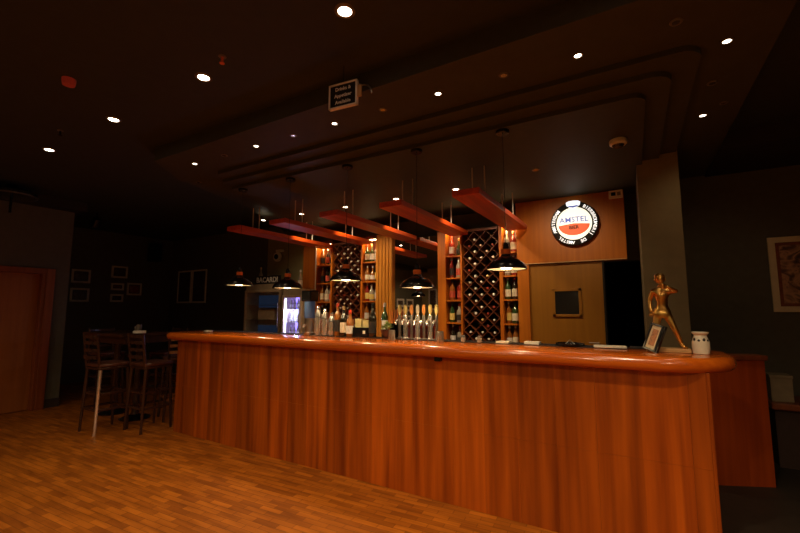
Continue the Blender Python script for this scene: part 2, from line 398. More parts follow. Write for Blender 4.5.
# canopy rim: lit and unlit spots in turn
lit = [(-.2, 2.36), (-1.06, 2.33), (-1.94, 2.32), (-2.82, 2.31), (-3.70, 2.30), (.51, 2.63), (.52, 3.6)]
unl = [(-.62, 2.34), (-1.5, 2.33), (-2.38, 2.32), (-3.26, 2.31), (-4.22, 2.68), (.26, 2.32), (.51, 3.1)]
names = ['lit small canopy spotlight above the bar, rightmost in the long front row', 'lit small canopy spotlight in the front row, straight right of the hanging notice',
         'lit small canopy spotlight in the front row, just left below the hanging notice', 'lit small canopy spotlight in the front row, fourth lit one from the right', 'lit small canopy spotlight nearest the left corner of the canopy',
         'brightest small canopy spotlight on the right arm of the canopy', 'lit small canopy spotlight right above the pillar']
for (x, y), nm in zip(lit, names):
    downlight((x, y, Z0), nm, 'lit canopy spotlights', .024, 'spot_small', 5., 80)
names = ['unlit canopy spotlight between the two rightmost lit ones of the front row', 'unlit canopy spotlight just right of the hanging notice', 'unlit canopy spotlight in the front row left of the hanging notice',
         'unlit canopy spotlight in the front row, next to the lit one at the left end', 'unlit canopy spotlight on the left edge of the canopy', 'unlit canopy spotlight with a shiny ring near the right front of the canopy', 'unlit canopy spotlight on the right arm, between two lit ones']
for (x, y), nm in zip(unl, names):
    downlight((x, y, Z0), nm, 'unlit canopy spotlights', .024, 'spot_off')
# row aimed at the back bar
nm = ['behind the first hanging board from the right', 'behind the second hanging board from the right', 'behind the middle hanging board', 'behind the second hanging board from the left', 'behind the leftmost hanging board']
for i in range(5):
    x = -1.66-.78*i
    downlight((x, 4.1, Z3), 'low canopy spotlight lighting the bottles, ' + nm[i], 'back bar spotlights', .04, 'spot_small', 55. if i < 4 else 10, 95, tilt=(math.radians(32), 0, 0))
# added lamp with an unlit lens, brightens the wood panel with the sign
downlight((-.75, 3.9, Z3), 'added spotlight brightening the wood panel behind the round beer sign', 'back bar spotlights', .03, 'spot_off', 48, 110, tilt=(math.radians(38), 0, 0))
downlight((.62, 3.45, Z0), 'canopy spotlight beside the pillar, half hidden in its recess', 'lit canopy spotlights', .02, 'spot_off', 8, 100, tilt=(math.radians(35), 0, 0))

# ------------------------------------------------------------------ pendant lamps
pend = []
plab = ['black dome pendant lamp over the bar, furthest right, in front of the wine rack', 'black dome pendant lamp over the bar, in front of the mirror', 'middle black dome pendant lamp, in front of the left wine rack',
        'black dome pendant lamp in front of the lit blue cooler', 'black dome pendant lamp at the far left end of the row']
rim = [1.665, 1.55, 1.635, 1.585, 1.635]
for i in range(5):
    X = -.79-.735*i; z = rim[i]; Y = 2.90
    o = empty('pendant_lamp', (X, Y, z), plab[i], 'pendant lamp', 'pendant lamps over the bar')
    if i == 0:
        b = BM(); lathe(b, [(.143, 0), (.146, .006), (.140, .022), (.128, .042), (.098, .066), (.060, .086), (.036, .100), (.033, .112), (.029, .112), (.034, .096), (.094, .062), (.122, .040), (.134, .022), (.139, .004)], 36, cap=False)
        sh = obj('lamp_shade', b, 'black_metal', o, True)
        b = BM(); lathe(b, [(.136, .006), (.118, .038), (.090, .058), (.030, .092)], 36, cap=False); ins = obj('shade_lining', b, 'shade_inside', sh, True)
        b = BM(); lathe(b, [(.031, .108), (.033, .112), (.033, .146), (.029, .150)], 24); obj('copper_collar', b, 'copper', o, True)
        b = BM(); lathe(b, [(.022, .15), (.020, .185), (.008, .20)], 20); obj('cap', b, 'black_metal', o, True)
        b = BM(); lathe(b, [(.006, .032), (.034, .024), (.040, .012), (.030, .004), (.004, .001)], 20); obj('bulb', b, 'lamp_bulb', o, True)
        first = o
    else:
        for ch in first.children:
            if ch.name.startswith('lamp_light') or ch.name.startswith('cable') or ch.name.startswith('ceiling_rose'): continue
            copy_tree(ch, o)
    b = BM(); tube(b, [(0, 0, .19), (0, 0, Z3-z)], .0022, 6); obj('cable', b, 'black_matte', o)
    b = BM(); lathe(b, [(.045, Z3-z-.025), (.05, Z3-z-.02), (.05, Z3-z)], 20); obj('ceiling_rose', b, 'black_metal', o, True)
    add_light('SPOT', (0, 0, .002), 12., (1., .74, .42), .03, o, 150, .5)

# ------------------------------------------------------------------ hanging boards
blab = ['rightmost of the five reddish wooden boards hung over the bar', 'second from the right of the five reddish wooden boards hung over the bar', 'middle one of the five reddish wooden boards hung over the bar',
        'second from the left of the five reddish wooden boards hung over the bar', 'leftmost of the five reddish wooden boards hung over the bar']
for i in range(5):
    X = -1.21-.765*i
    o = empty('hanging_board', (X, 3.2, 2.36), blab[i], 'hanging board', 'wooden boards on steel rods over the bar')
    if i == 0:
        obj('board', box(BM(), -.125, .125, 0, 1.78, 0, .055, .006), 'plank_wood', o)
        for (x, y) in ((-.055, .34), (.065, .34), (-.055, 1.35), (.065, 1.35)):
            b = BM(); tube(b, [(x, y, .05), (x, y, Z3-2.361)], .0065, 8); rd = obj('steel_rod', b, 'cable', o, True)
            b = BM(); lathe(b, [(.012, .055), (.012, .065)], 12, (x, y, 0)); obj('rod_nut', b, 'cable', rd)
        fb = o
    else:
        for ch in fb.children: copy_tree(ch, o)

# ------------------------------------------------------------------ bottles
def bottle_profile(k):
    return [[(.034, 0), (.037, .004), (.037, .17), (.030, .195), (.014, .215), (.013, .27)],
            [(.036, 0), (.039, .004), (.040, .13), (.034, .16), (.016, .185), (.0145, .23)],
            [(.034, 0), (.0365, .004), (.0365, .185), (.026, .215), (.015, .245), (.0135, .295)],
            [(.028, 0), (.038, .01), (.0415, .06), (.036, .11), (.016, .145), (.014, .20)],
            [(.028, 0), (.031, .004), (.032, .20), (.022, .23), (.012, .25), (.011, .30)]][k]
BP = {}
def bottle(k, g, l, c):
    key = (k, g, l, c)
    pr = bottle_profile(k); top = pr[-1][1]; r = pr[2][0]; hb = pr[2][1]
    if key not in BP:
        b = BM(); lathe(b, pr, 16); o = obj('bottle', b, GLASS[g], None, True)
        b = BM(); lathe(b, [(r*1.02, hb*.22), (r*1.02, hb*.80)], 16, cap=False)
        if k == 3: b.free(); b = BM(); lathe(b, [(.0405, .028), (.0422, .06), (.0405, .085)], 16, cap=False)
        lb = obj('label', b, LABS[l], o, True); lb.name = 'paper_label'
        b = BM(); lathe(b, [(.0135, top-.012), (.0155, top-.010), (.0155, top+.022), (.012, top+.026)], 12); obj('cap', b, CAPS[c], o, True)
        BP[key] = o
        return o
    return copy_tree(BP[key])
GN = ['dark', 'amber', 'green', 'clear', 'red']; LN = ['cream', 'white', 'black', 'yellow', 'red']; CN = ['gold', 'silver', 'black', 'red']
KN = ['straight', 'squat', 'tall', 'round-bellied', 'slim']
ORD = ['lowest', 'second-lowest', 'middle', 'second-highest', 'top']
LEVELS = [.90, 1.20, 1.50, 1.80, 2.10]
YS = 5.0
cols = [(-4.49, -4.21, 'leftmost shelf tower'), (-3.58, -3.32, 'tower beside grooved pilaster'), (-2.18, -1.98, 'tower right of mirror'), (-1.41, -1.25, 'tower by sign panel')]
# counter along the back wall
bb = empty('back_counter', (-3.9, 4.62, 0), 'dark low counter along the back wall under the shelves and coolers', 'counter')
obj('worktop', box(BM(), -2.70, 2.66, 0, .67, .86, .898, .003), 'rack_wood', bb)
obj('cabinet', box(BM(), -2.65, 2.64, .06, .67, 0, .86), 'rack_wood', bb)
for k in range(6): obj('door', box(BM(), -2.62+k*.87, -1.77+k*.87, .045, .06, .04, .83, .003), 'rack_wood', bb)
G = .0008
towers = [(-4.81, -4.50, -4.21, -4.175, 'leftmost open shelf tower, with wide orange side, right of the dispenser'), (-3.615, -3.58, -3.325, -3.322, 'narrow open shelf tower joined to the grooved pilaster'),
          (-2.31, -2.19, -1.98, -1.955, 'open shelf tower with wide orange side right of the mirror'), (-1.455, -1.41, -1.25, -1.246, 'narrow open shelf tower at the edge of the sign panel')]
for (a, c, e, f, lab), (x0, x1, cn) in zip(towers, cols):
    o = empty('shelf_tower', (a, YS, .899), lab, 'shelf tower', 'open shelf towers behind the bar')
    obj('upright', box(BM(), 0, c-a, 0, .29, 0, 1.54, .003), 'shelf_wood', o)
    if f-e > .01: obj('upright', box(BM(), e-a, f-a, 0, .29, 0, 1.54, .003), 'shelf_wood', o)
    obj('back_panel', box(BM(), c-a, e-a, .265, .28, 0, 1.54), 'rack_wood', o)
    obj('top_board', box(BM(), 0, f-a, 0, .29, 1.541, 1.60, .003), 'rack_wood', o)
    for z in LEVELS[1:]: obj('shelf', box(BM(), c-a, e-a, .01, .265, z-.899-.018, z-.899), 'shelf_wood', o)
    obj('light_strip', box(BM(), c-a+.02, e-a-.02, .02, .035, 1.528, 1.540), 'lamp_bulb', o)
    add_light('POINT', ((c+e)/2-a, .03, 1.49), 1.3, (1., .66, .3), .02, o)
o = empty('grooved_pilaster', (-3.32, YS, .899), 'pale orange wooden pilaster with vertical grooves, left of the mirror', 'pilaster')
b = BM(); n = 5; x0, x1 = 0.002, .29
for i in range(n):
    a = x0+(x1-x0)*i/n; c = a+(x1-x0)/n; box(b, a+.003, c-.003, -.03, 0, 0, 1.54, .006)
obj('grooved_front', b, 'groove_wood', o); obj('core', box(BM(), x0, x1, 0, .29, 0, 1.60), 'groove_wood', o)
o = tag(obj('wall_mirror', box(BM(), 0, .715, 0, .01, 0, 1.50), 'mirror'), 'dark mirror between the grooved pilaster and a shelf tower, showing the room', 'mirror'); o.location = (-3.028, YS+.02, .90)
o = tag(obj('steel_pole', tube(BM(), [(0, 0, 0), (0, 0, 1.50)], .009), 'cable', None, True), 'thin bright steel pole standing in front of the leftmost shelf tower', 'pole'); o.location = (-4.515, YS-.014, .899)
# bottles on the shelves
for ci, (x0, x1, cname) in enumerate(cols):
    n = max(2, int(round((x1-x0)/.088)))
    for li, z in enumerate(LEVELS):
        for j in range(n):
            k = random.choice([0, 0, 1, 2, 3, 4]) if (x1-x0) > .18 else random.choice([0, 1, 4, 2])
            if li == 4 and k == 2: k = 0
            g = random.choice([0, 1, 1, 2, 3, 3, 4]); l = random.choice([0, 1, 2, 3, 4, 0]); c = random.choice([0, 1, 2, 3, 1])
            o = bottle(k, g, l, c)
            o.location = (x0+(x1-x0)*(j+.5)/n+random.uniform(-.003, .003), YS+.07+random.uniform(0, .03), z+G)
            pos = {2: ['left', 'right'], 3: ['left', 'middle', 'right'], 4: ['leftmost', 'second', 'third', 'rightmost']}[n][j]
            o.scale = (1, 1, (.93, 1, .84, 1.1, .84)[k])
            tag(o, f'{KN[k]} {GN[g]} bottle, {pos} on {ORD[li]} shelf, {cname}', 'bottle', 'bottles on the back bar shelves')
# diamond wine racks
def rack(x0, x1, z0, z1, nx, label, lname):
    o = empty('wine_rack', ((x0+x1)/2, YS, z0), label, 'wine rack')
    W = x1-x0; Hh = z1-z0; p = W/nx; nz = int(round(Hh/p)); pz = Hh/nz
    b = BM(); th = .007
    def board(p0, p1):
        d = Vector((p1[0]-p0[0], p1[1]-p0[1])); L = d.length; d.normalize(); nn = Vector((-d.y, d.x))*th/2
        q = [Vector(p0)+nn, Vector(p0)-nn, Vector(p1)-nn, Vector(p1)+nn]
        a = [b.verts.new((v.x, .01, v.y)) for v in q]; c = [b.verts.new((v.x, .26, v.y)) for v in q]
        b.faces.new(a); b.faces.new(c[::-1])
        for i in range(4): b.faces.new((a[i], c[i], c[(i+1) % 4], a[(i+1) % 4]))
    # diagonals clipped to the rectangle
    for s in (1, -1):
        for k in range(-nz-1, nx+nz+1):
            pts = []
            # line: x/p - s*z/pz = k  (s=1);  x/p + z/pz = k (s=-1)
            for t in [i/2 for i in range(0, 2*nz+1)]:
                xx = k+s*t
                if -1e-6 <= xx <= nx+1e-6: pts.append((xx*p-W/2, t*pz))
            if len(pts) >= 2: board(pts[0], pts[-1])
    obj('lattice', b, 'rack_wood', o)
    obj('base_rail', box(BM(), -W/2+.002, W/2-.002, .01, .26, -.04, -.006, .002), 'rack_wood', o)
    obj('top_rail', box(BM(), -W/2+.002, W/2-.002, .01, .26, Hh+.006, Hh+.04, .002), 'rack_wood', o)
    # bottles: cell centres at (i+.5, j) and (i, j+.5) for boards through integer points
    cells = []
    for j in range(0, nz):
        for i in range(0, nx): cells.append((i+.5, j)) if j > 0 else None
        for i in range(1, nx): cells.append((i, j+.5))
    for (ci, cj) in cells:
        if random.random() < .12: continue
        cx = ci*p; cz = cj*pz
        f = 0 if random.random() < .72 else random.choice([1, 2])
        wb = wine(f); r = .036
        zz = cz - pz/2 + (r+.0056)*math.hypot(p, pz)/p
        wb.location = (x0+cx, YS+.055+random.uniform(-.015, .01), z0+zz)
        fc = ('pale', 'dark red', 'gold')[f]
        tag(wb, f'wine bottle with {fc} foil lying neck-out in the {lname}', 'wine bottle', f'{fc} foiled bottles in the {lname}')
    return o
WP = {}
def wine(f):
    if f in WP: return copy_tree(WP[f])
    R = Matrix.Rotation(PI/2, 4, 'X')
    b = BM(); lathe(b, [(.034, -.235), (.036, -.23), (.036, -.09), (.026, -.06), (.0145, -.045), (.0135, -.03)], 14); put(b, R)
    o = obj('wine_bottle', b, GLASS[0], None, True)
    b = BM(); lathe(b, [(.0145, -.048), (.0145, .0), (.0165, .002), (.0165, .012), (.012, .016)], 12); put(b, R); obj('foil_cap', b, FOIL[f], o, True)
    WP[f] = o; return o
rack(-4.164, -3.626, .94, 2.40, 4, 'dark diamond-lattice wine rack on the left, behind the middle pendant lamp', 'left wine rack')
rack(-1.944, -1.466, .94, 2.40, 3, 'dark diamond-lattice wine rack on the right, beside the sign panel', 'right wine rack')

# ------------------------------------------------------------------ coolers on the worktop
def cooler(x0, x1, y0, z0, z1, label, lit):
    o = empty('drinks_cooler', ((x0+x1)/2, y0, z0), label, 'drinks cooler'); w = (x1-x0)/2; h = z1-z0
    b = BM(); box(b, -w, w, .03, .31, 0, .05); box(b, -w, w, .03, .31, h-.10, h); box(b, -w, -w+.03, .03, .31, .05, h-.10); box(b, w-.03, w, .03, .31, .05, h-.10); box(b, -w+.03, w-.03, .29, .31, .05, h-.10)
    obj('body', b, 'cooler_body', o)
    b = BM(); box(b, -w, -w+.04, 0, .03, .03, h-.1, .004); box(b, w-.04, w, 0, .03, .03, h-.1, .004); box(b, -w+.04, w-.04, 0, .03, .03, .07, .004); box(b, -w+.04, w-.04, 0, .03, h-.14, h-.1, .004)
    dr = obj('door', b, 'cooler_trim', o)
    b = BM(); tube(b, [(w-.02, -.03, .2*h), (w-.02, -.03, .65*h)], .008); box(b, w-.026, w-.014, -.03, 0, .2*h, .22*h); box(b, w-.026, w-.014, -.03, 0, .63*h, .65*h); obj('door_handle', b, 'steel', dr, True)
    for k in (1, 2):
        obj('shelf', box(BM(), -w+.03, w-.03, .05, .285, .05+k*(h-.15)/3-.006, .05+k*(h-.15)/3), 'steel', o)
    if lit:
        obj('light_strip', box(BM(), -w+.04, -w+.055, .032, .05, .07, h-.15), 'led_blue', o)
        obj('light_strip', box(BM(), w-.055, w-.04, .032, .05, .07, h-.15), 'led_blue', o)
        obj('glowing_back', box(BM(), -w+.035, w-.035, .28, .288, .06, h-.11), 'glow_back', o)
        add_light('POINT', (0, .1, h*.55), 6, (.5, .55, 1.), .03, o)
    else:
        obj('blue_panel', box(BM(), -w+.045, w-.045, .275, .285, h*.56, h*.8), 'blue_panel', o)
        obj('blue_panel', box(BM(), -w+.045, w-.045, .275, .285, .07, h*.22), 'blue_panel', o)
        q = tag(obj('drink_carton', box(BM(), -.20, .20, 0, .12, 0, .17, .006), 'cooler_trim'), 'tan carton standing on the middle shelf of the dim wide cooler', 'carton'); q.location = (o.location.x, y0+.10, z0+.05+(h-.15)/3+.001)
    n = int((2*w-.1)/.075)
    for lv in range(3 if lit else 0):
        for j in range(n):
            q = copy_tree(can0) if lit is not None else None
            q.location = (o.location.x-w+.06+(2*w-.12)*(j+.5)/n, y0+.12, z0+.05+lv*(h-.15)/3+.001)
            side = 'lit narrow cooler' if lit else 'dim wide cooler'
            tag(q, f'small drink bottle standing on the {["bottom", "middle", "top"][lv]} shelf of the {side}', 'drink bottle', f'drink bottles, {["bottom", "middle", "top"][lv]} shelf, {side}')
    return o
b = BM(); lathe(b, [(.024, 0), (.026, .004), (.026, .09), (.012, .13), (.011, .155)], 12); can0 = obj('drink_bottle', b, GLASS[3], None, True)
b = BM(); lathe(b, [(.0265, .02), (.0265, .07)], 12, cap=False); cl = obj('paper_label', b, LABS[1], can0, True)
b = BM(); lathe(b, [(.013, .15), (.013, .162)], 10); obj('cap', b, CAPS[1], can0, True)
c1 = cooler(-5.86, -4.99, 4.68, .90, 1.80, 'wide brown-framed countertop cooler with lettering on top, left of the lit one', False)
b = BM(); box(b, -.30, .30, .10, .14, .90, 1.05, .006); hd = obj('header_board', b, 'sign_black', c1)
b = BM(); text(b, 'BACARDI', .125, F_my(0, .096, .975), .002, .02); obj('lettering', b, 'letter_white', hd)
c2 = cooler(-4.93, -4.50, 4.66, .90, 1.70, 'narrow glass-door cooler glowing blue-white inside', True)
bpy.data.objects.remove(bpy.data.objects[cl.name]) if False else None
# proto bottle is used as one more on top of the wide cooler
can0.location = (-5.5, 4.88, 1.801); tag(can0, 'small drink bottle standing on top of the wide cooler', 'drink bottle')
for (x, k, g, l, c, nm) in ((-5.75, 2, 3, 0, 0, 'pale bottle on the left of the wide cooler, by its sign'), (-4.72, 2, 3, 1, 1, 'pale bottle on top of the glowing blue cooler')):
    o = bottle(k, g, l, c); o.location = (x, 4.92 if x < -5.5 else 4.85, 1.801 if x < -5.5 else 1.701); tag(o, nm, 'bottle')
# round camera high on the olive wall
o = empty('security_camera', (-5.60, YB-.07, 2.33), 'round white camera on a bracket high on the olive wall above the coolers', 'camera')
b = BM(); box(b, -.08, .08, -.05, .01, .10, .14, .006); tube(b, [(0, -.03, .12), (0, -.06, .05)], .012); obj('bracket', b, 'white_plastic', o)
b = BM(); lathe(b, [(.05, 0), (.085, .01), (.09, .04), (.08, .06), (.055, .065)], 28, cap=True); put(b, Matrix.Translation((0, -.04, 0)) @ Matrix.Rotation(PI/2, 4, 'X')); obj('housing', b, 'white_plastic', o, True)
b = BM(); lathe(b, [(.050, 0), (.045, .012), (.02, .02)], 24); put(b, Matrix.Translation((0, -.105, 0)) @ Matrix.Rotation(PI/2, 4, 'X')); obj('lens', b, 'black_gloss', o, True)

# ------------------------------------------------------------------ things on the bar
def at_bar(px_x, y): return px_x
# drink dispenser
o = empty('drink_dispenser', (-2.78, 3.02, ZT), 'tall drink dispenser with dark head and clear blue-lit cylinder, at the left of the bottles', 'drink dispenser')
o.location = (-2.95, 3.18, ZD)
b = BM(); lathe(b, [(.06, 0), (.062, .02), (.05, .03), (.048, .17)], 24); obj('base', b, 'steel', o, True)
b = BM(); lathe(b, [(.05, .17), (.055, .18), (.055, .34), (.05, .345)], 24); obj('tank', b, 'blue_panel', o, True)
b = BM(); box(b, -.065, .065, -.065, .065, .345, .46, .012); obj('head', b, 'black_gloss', o)
b = BM(); tube(b, [(0, -.05, .1), (0, -.085, .1), (0, -.09, .07)], .008); obj('tap', b, 'chrome', o, True)
# metal shakers / tall cylinders
lab3 = ['tall steel cylinder right beside the dispenser', 'tall steel cylinder, middle of the three by the dispenser', 'shortest of the three steel cylinders by the dispenser']
for i, (x, h) in enumerate(((-2.82, .30), (-2.73, .27), (-2.64, .23))):
    o = empty('cocktail_shaker', (x, 3.17, ZD), lab3[i], 'cocktail shaker', 'steel shakers on the bar')
    b = BM(); lathe(b, [(.026, 0), (.03, .004), (.034, h*.62)], 20); obj('cup', b, 'chrome', o, True)
    b = BM(); lathe(b, [(.0345, h*.6), (.033, h*.68), (.020, h*.84), (.018, h*.86)], 20); obj('strainer_top', b, 'steel', o, True)
    b = BM(); lathe(b, [(.018, h*.86), (.018, h*.96), (.010, h)], 16); obj('cap', b, 'chrome', o, True)
bl = [(-2.56, 4, 1, 2, 3, 'slim amber bottle with black label beside the shakers'), (-2.48, 0, 0, 0, 0, 'dark bottle with cream label and gold cap on the bar, left of the yellow box'), (-2.402, 1, 1, 1, 3, 'squat amber bottle with white label touching the yellow box'),
      (-2.138, 2, 0, 2, 2, 'tall black bottle on the bar, right of the yellow box'), (-2.06, 4, 2, 1, 1, 'slim green bottle with white label left of the garnish bowl')]
for x, k, g, l, c, nm in bl:
    o = bottle(k, g, l, c); o.location = (x, 3.25 if x > -2.1 else 3.16, ZD); tag(o, nm, 'bottle', 'bottles standing on the bar')
# black caddy with yellow box in it
o = empty('bar_caddy', (-2.27, 3.215, ZD), 'low black bar caddy in front of which the bottles stand', 'caddy')
b = BM(); box(b, -.09, .09, -.07, .07, 0, .012); box(b, -.09, .09, -.07, -.06, .012, .09); box(b, -.09, .09, .06, .07, .012, .09); box(b, -.09, -.085, -.06, .06, .012, .09); box(b, .085, .09, -.06, .06, .012, .09); box(b, -.003, .003, -.06, .06, .012, .08)
obj('tray', b, 'black_gloss', o)
b = BM(); box(b, .03, .06, -.074, -.0701, .03, .06, .001); obj('badge', b, 'white_plastic', o)
for k, (dx, m_, nm) in enumerate(((-.052, 'yellow_box', 'pale yellow napkin pack standing in the black caddy, left'), (.052, 'yellow_box', 'pale yellow napkin pack standing in the black caddy, right'))):
    q = tag(obj('napkin_pack', box(BM(), -.038, .038, -.045, .045, 0, .16-.015*k, .006), m_), nm, 'napkins'); q.location = (-2.27+dx*.86, 3.215, ZD+.0125)
# garnish bowl and straws
o = empty('garnish_bowl', (-1.985, 3.17, ZD), 'dark bowl heaped with green garnish on the bar below the pilaster', 'bowl')
b = BM(); lathe(b, [(.03, 0), (.035, .005), (.058, .06), (.060, .075), (.056, .075), (.052, .06), (.02, .012)], 28); obj('bowl', b, 'leather', o, True)
b = BM()
for i in range(70):
    a = random.uniform(0, 2*PI); r = random.uniform(0, .05); z = .07+.05*(1-r/.06)+random.uniform(0, .03)
    mt = Matrix.Translation((r*math.cos(a), r*math.sin(a), z)) @ Matrix.Rotation(random.uniform(0, 6), 4, 'Z') @ Matrix.Rotation(random.uniform(-1.1, 1.1), 4, 'X')
    q = BM(); v = [q.verts.new(p) for p in ((-.012, 0, 0), (0, .02, .004), (.012, 0, 0), (0, -.02, .004))]; q.faces.new(v); ex = bmesh.ops.extrude_face_region(q, geom=q.faces[:]); bmesh.ops.translate(q, verts=[e for e in ex['geom'] if isinstance(e, bmesh.types.BMVert)], vec=(0, 0, .002))
    merge(b, q, mt)
lv = obj('leaves', b, 'green_leaf', o); lv['kind'] = 'stuff'
sl = ['left cup', 'right cup']
for s, (x, y) in enumerate(((-1.975, 3.275), (-1.89, 3.262))):
    cp = empty('straw_cup', (x, y, ZD), f'dark cup of orange straws, {["left", "right"][s]} of the garnish bowl', 'straw cup', None)
    b = BM(); lathe(b, [(.03, 0), (.034, .004), (.038, .13), (.035, .13), (.031, .01)], 20); obj('cup', b, 'black_gloss', cp, True)
    for i in range(8):
        a = i*2*PI/8; b = BM(); tube(b, [(.010*math.cos(a), .010*math.sin(a), .012), (.038*math.cos(a+.3), .038*math.sin(a+.3), .245+.012*(i % 3))], .0028, 6)
        w_ = obj('drinking_straw', b, 'orange_straw'); w_.location = (x, y, ZD)
        tag(w_, f'orange drinking straw in the dark cup {["left", "right"][s]} of the garnish bowl', 'straw', f'orange straws, {["left", "right"][s]} cup')
# beer taps: towers with coloured handles
tl = ['leftmost beer tap, narrow with cream handle', 'second beer tap from the left, with thick chrome column', 'third beer tap from the left with orange handle', 'fourth beer tap, wide bright chrome column', 'fifth beer tap from the left, orange handle',
      'sixth beer tap, tall bright chrome column', 'rightmost beer tap with cream handle by the shelf column']
for i in range(7):
    X = -1.86+.062*i
    o = empty('beer_tap', (X, 3.19, ZD), tl[i], 'beer tap', 'row of beer taps on the bar')
    wide = i in (1, 3, 5)
    r = .021 if wide else .013
    b = BM(); lathe(b, [(r*1.7, 0), (r*1.7, .008), (r, .014), (r, .20), (r*.8, .212)], 20); obj('column', b, 'chrome' if wide else 'steel', o, True)
    b = BM(); tube(b, [(0, -r*.6, .165), (0, -.055, .165), (0, -.065, .155), (0, -.068, .125)], .008); obj('spout', b, 'chrome', o, True)
    b = BM(); lathe(b, [(.007, .21), (.010, .222), (.017, .24), (.018, .275), (.013, .30), (.008, .305)], 16); obj('tap_handle', b, ('knob_cream', 'knob_cream', 'knob_orange', 'frosted_cup', 'knob_orange', 'knob_cream', 'knob_cream')[i], o, True)
# upside-down glasses in front of taps
k = 0
for (x, y) in ((-1.84, 3.02), (-1.40, 3.07)):
    b = BM(); lathe(b, [(.030, 0), (.032, .003), (.027, .085), (.022, .088)], 18); o = obj('tumbler', b, 'clear_glass', None, True); o.location = (x, y, ZT+.0006)
    tag(o, ['upturned glass in front of the leftmost beer tap', 'upturned glass right of the last beer tap'][k], 'glass', 'upturned glasses by the beer taps'); k += 1
# small dark bottles / salt pots further right
for k, (x, nm) in enumerate(((-1.22, 'left one of two small glass pots on the bar below the rightmost pendant'), (-1.08, 'small glass pot on the bar, right one of the two, by the flat coasters'))):
    o = empty('spice_pot', (x, 3.12, ZD), nm, 'pot')
    b = BM(); lathe(b, [(.018, 0), (.02, .003), (.018, .035)], 14); obj('jar', b, 'bottle_clear', o, True)
    b = BM(); lathe(b, [(.019, .035), (.018, .05), (.008, .055)], 14); obj('lid', b, 'chrome', o, True)
o = tag(obj('ashtray', lathe(BM(), [(.05, 0), (.055, .004), (.052, .022), (.045, .022), (.04, .008)], 20), 'clear_glass', None, True), 'small shiny ashtray near the left end of the bar', 'ashtray'); o.location = (-4.35, 2.98, ZT)
# papers, tray and coasters
o = tag(obj('menu_sheet', box(BM(), -.10, .10, -.05, .05, 0, .012, .002), 'paper'), 'folded white menu lying on the bar below the small window', 'menu'); o.location = (-.16, 3.17, ZD); o.rotation_euler.z = .1
o = tag(obj('notepad', box(BM(), -.055, .055, -.04, .04, 0, .02, .002), 'paper'), 'white notepad lying on the bar left of the folded menu', 'notepad'); o.location = (-.68, 3.17, ZD)
o = tag(obj('coaster_stack', box(BM(), -.05, .05, -.05, .05, 0, .015, .002), 'label_cream'), 'low stack of pale coasters on the bar beside the notepad', 'coasters'); o.location = (-.90, 3.17, ZD)
o = empty('serving_tray', (-.42, 3.20, ZD), 'black serving tray lying on the bar between notepad and menu', 'tray')
b = BM(); lathe(b, [(.09, 0), (.10, .004), (.10, .018), (.096, .018), (.094, .006)], 28); obj('tray', b, 'black_gloss', o, True)
b = BM(); tube(b, [(-.03, 0, .010), (0, 0, .04), (.03, 0, .010)], .004); obj('handle', b, 'steel', o, True)
o = tag(obj('bar_mat', box(BM(), -.14, .14, -.07, .07, 0, .01, .002), 'black_matte'), 'flat black bar mat lying behind the leaning picture', 'bar mat'); o.location = (.10, 3.245, ZT+.0006)

# ------------------------------------------------------------------ statue
def skin_mesh(name, joints, edges, m, parent, sub=2):
    me = bpy.data.meshes.new(name); me.from_pydata([j[0] for j in joints], edges, [])
    o = bpy.data.objects.new(name, me); COL.objects.link(o)
    md = o.modifiers.new('skin', 'SKIN'); md.use_smooth_shade = True
    sv = me.skin_vertices[0].data
    for i, j in enumerate(joints): sv[i].radius = (j[1], j[2] if len(j) > 2 else j[1])
    sv[0].use_root = True
    s = o.modifiers.new('sub', 'SUBSURF'); s.levels = sub; s.render_levels = sub
    dg = bpy.context.evaluated_depsgraph_get(); me2 = bpy.data.meshes.new_from_object(o.evaluated_get(dg))
    bpy.data.objects.remove(o); q = bpy.data.objects.new(name, me2); COL.objects.link(q); q.parent = parent
    for p in me2.polygons: p.use_smooth = True
    me2.materials.clear(); me2.materials.append(M[m]); return q
st = empty('bronze_statue', (.155, 3.09, ZT+.0005), 'golden-bronze figurine of a man raising one arm to his mouth, on the bar', 'statue', rz=math.radians(-2))
st.scale = (1.18, 1.05, 1.10)
obj('plinth', box(BM(), -.085, .115, -.055, .055, 0, .022, .003), 'pale_wood', st)
# joints: x right, z up, -y to the viewer, metres
J = [((0.0, 0, .232), .030, .024),      # 0 pelvis
     ((.002, -.002, .265), .027, .021), ((.004, -.004, .305), .033, .025), ((.003, 0, .345), .032, .022), ((.001, -.002, .372), .013), ((-.001, -.006, .392), .014),
     # left-of-picture arm 6-9
     ((-.038, 0, .348), .015), ((-.055, .006, .295), .011), ((-.052, -.004, .245), .009), ((-.050, -.008, .225), .009),
     # right arm 10-13
     ((.042, -.004, .348), .015), ((.072, -.040, .345), .011), ((.038, -.070, .366), .009), ((.022, -.070, .374), .009),
     # leg left 14-17
     ((-.022, 0, .212), .023), ((-.034, -.012, .125), .015), ((-.045, .0, .042), .010), ((-.050, -.030, .030), .009),
     # leg right 18-21
     ((.022, 0, .212), .023), ((.052, -.012, .128), .015), ((.078, .004, .044), .010), ((.092, -.022, .030), .009)]
E_ = [(0, 1), (1, 2), (2, 3), (3, 4), (4, 5), (3, 6), (6, 7), (7, 8), (8, 9), (3, 10), (10, 11), (11, 12), (12, 13), (0, 14), (14, 15), (15, 16), (16, 17), (0, 18), (18, 19), (19, 20), (20, 21)]
body = skin_mesh('body', J, E_, 'bronze', st)
def blob(bm, c, r, seg=14):
    g = bmesh.ops.create_uvsphere(bm, u_segments=seg, v_segments=seg-4, radius=1.)
    for v in g['verts']: v.co = Vector((c[0]+v.co.x*r[0], c[1]+v.co.y*r[1], c[2]+v.co.z*r[2]))
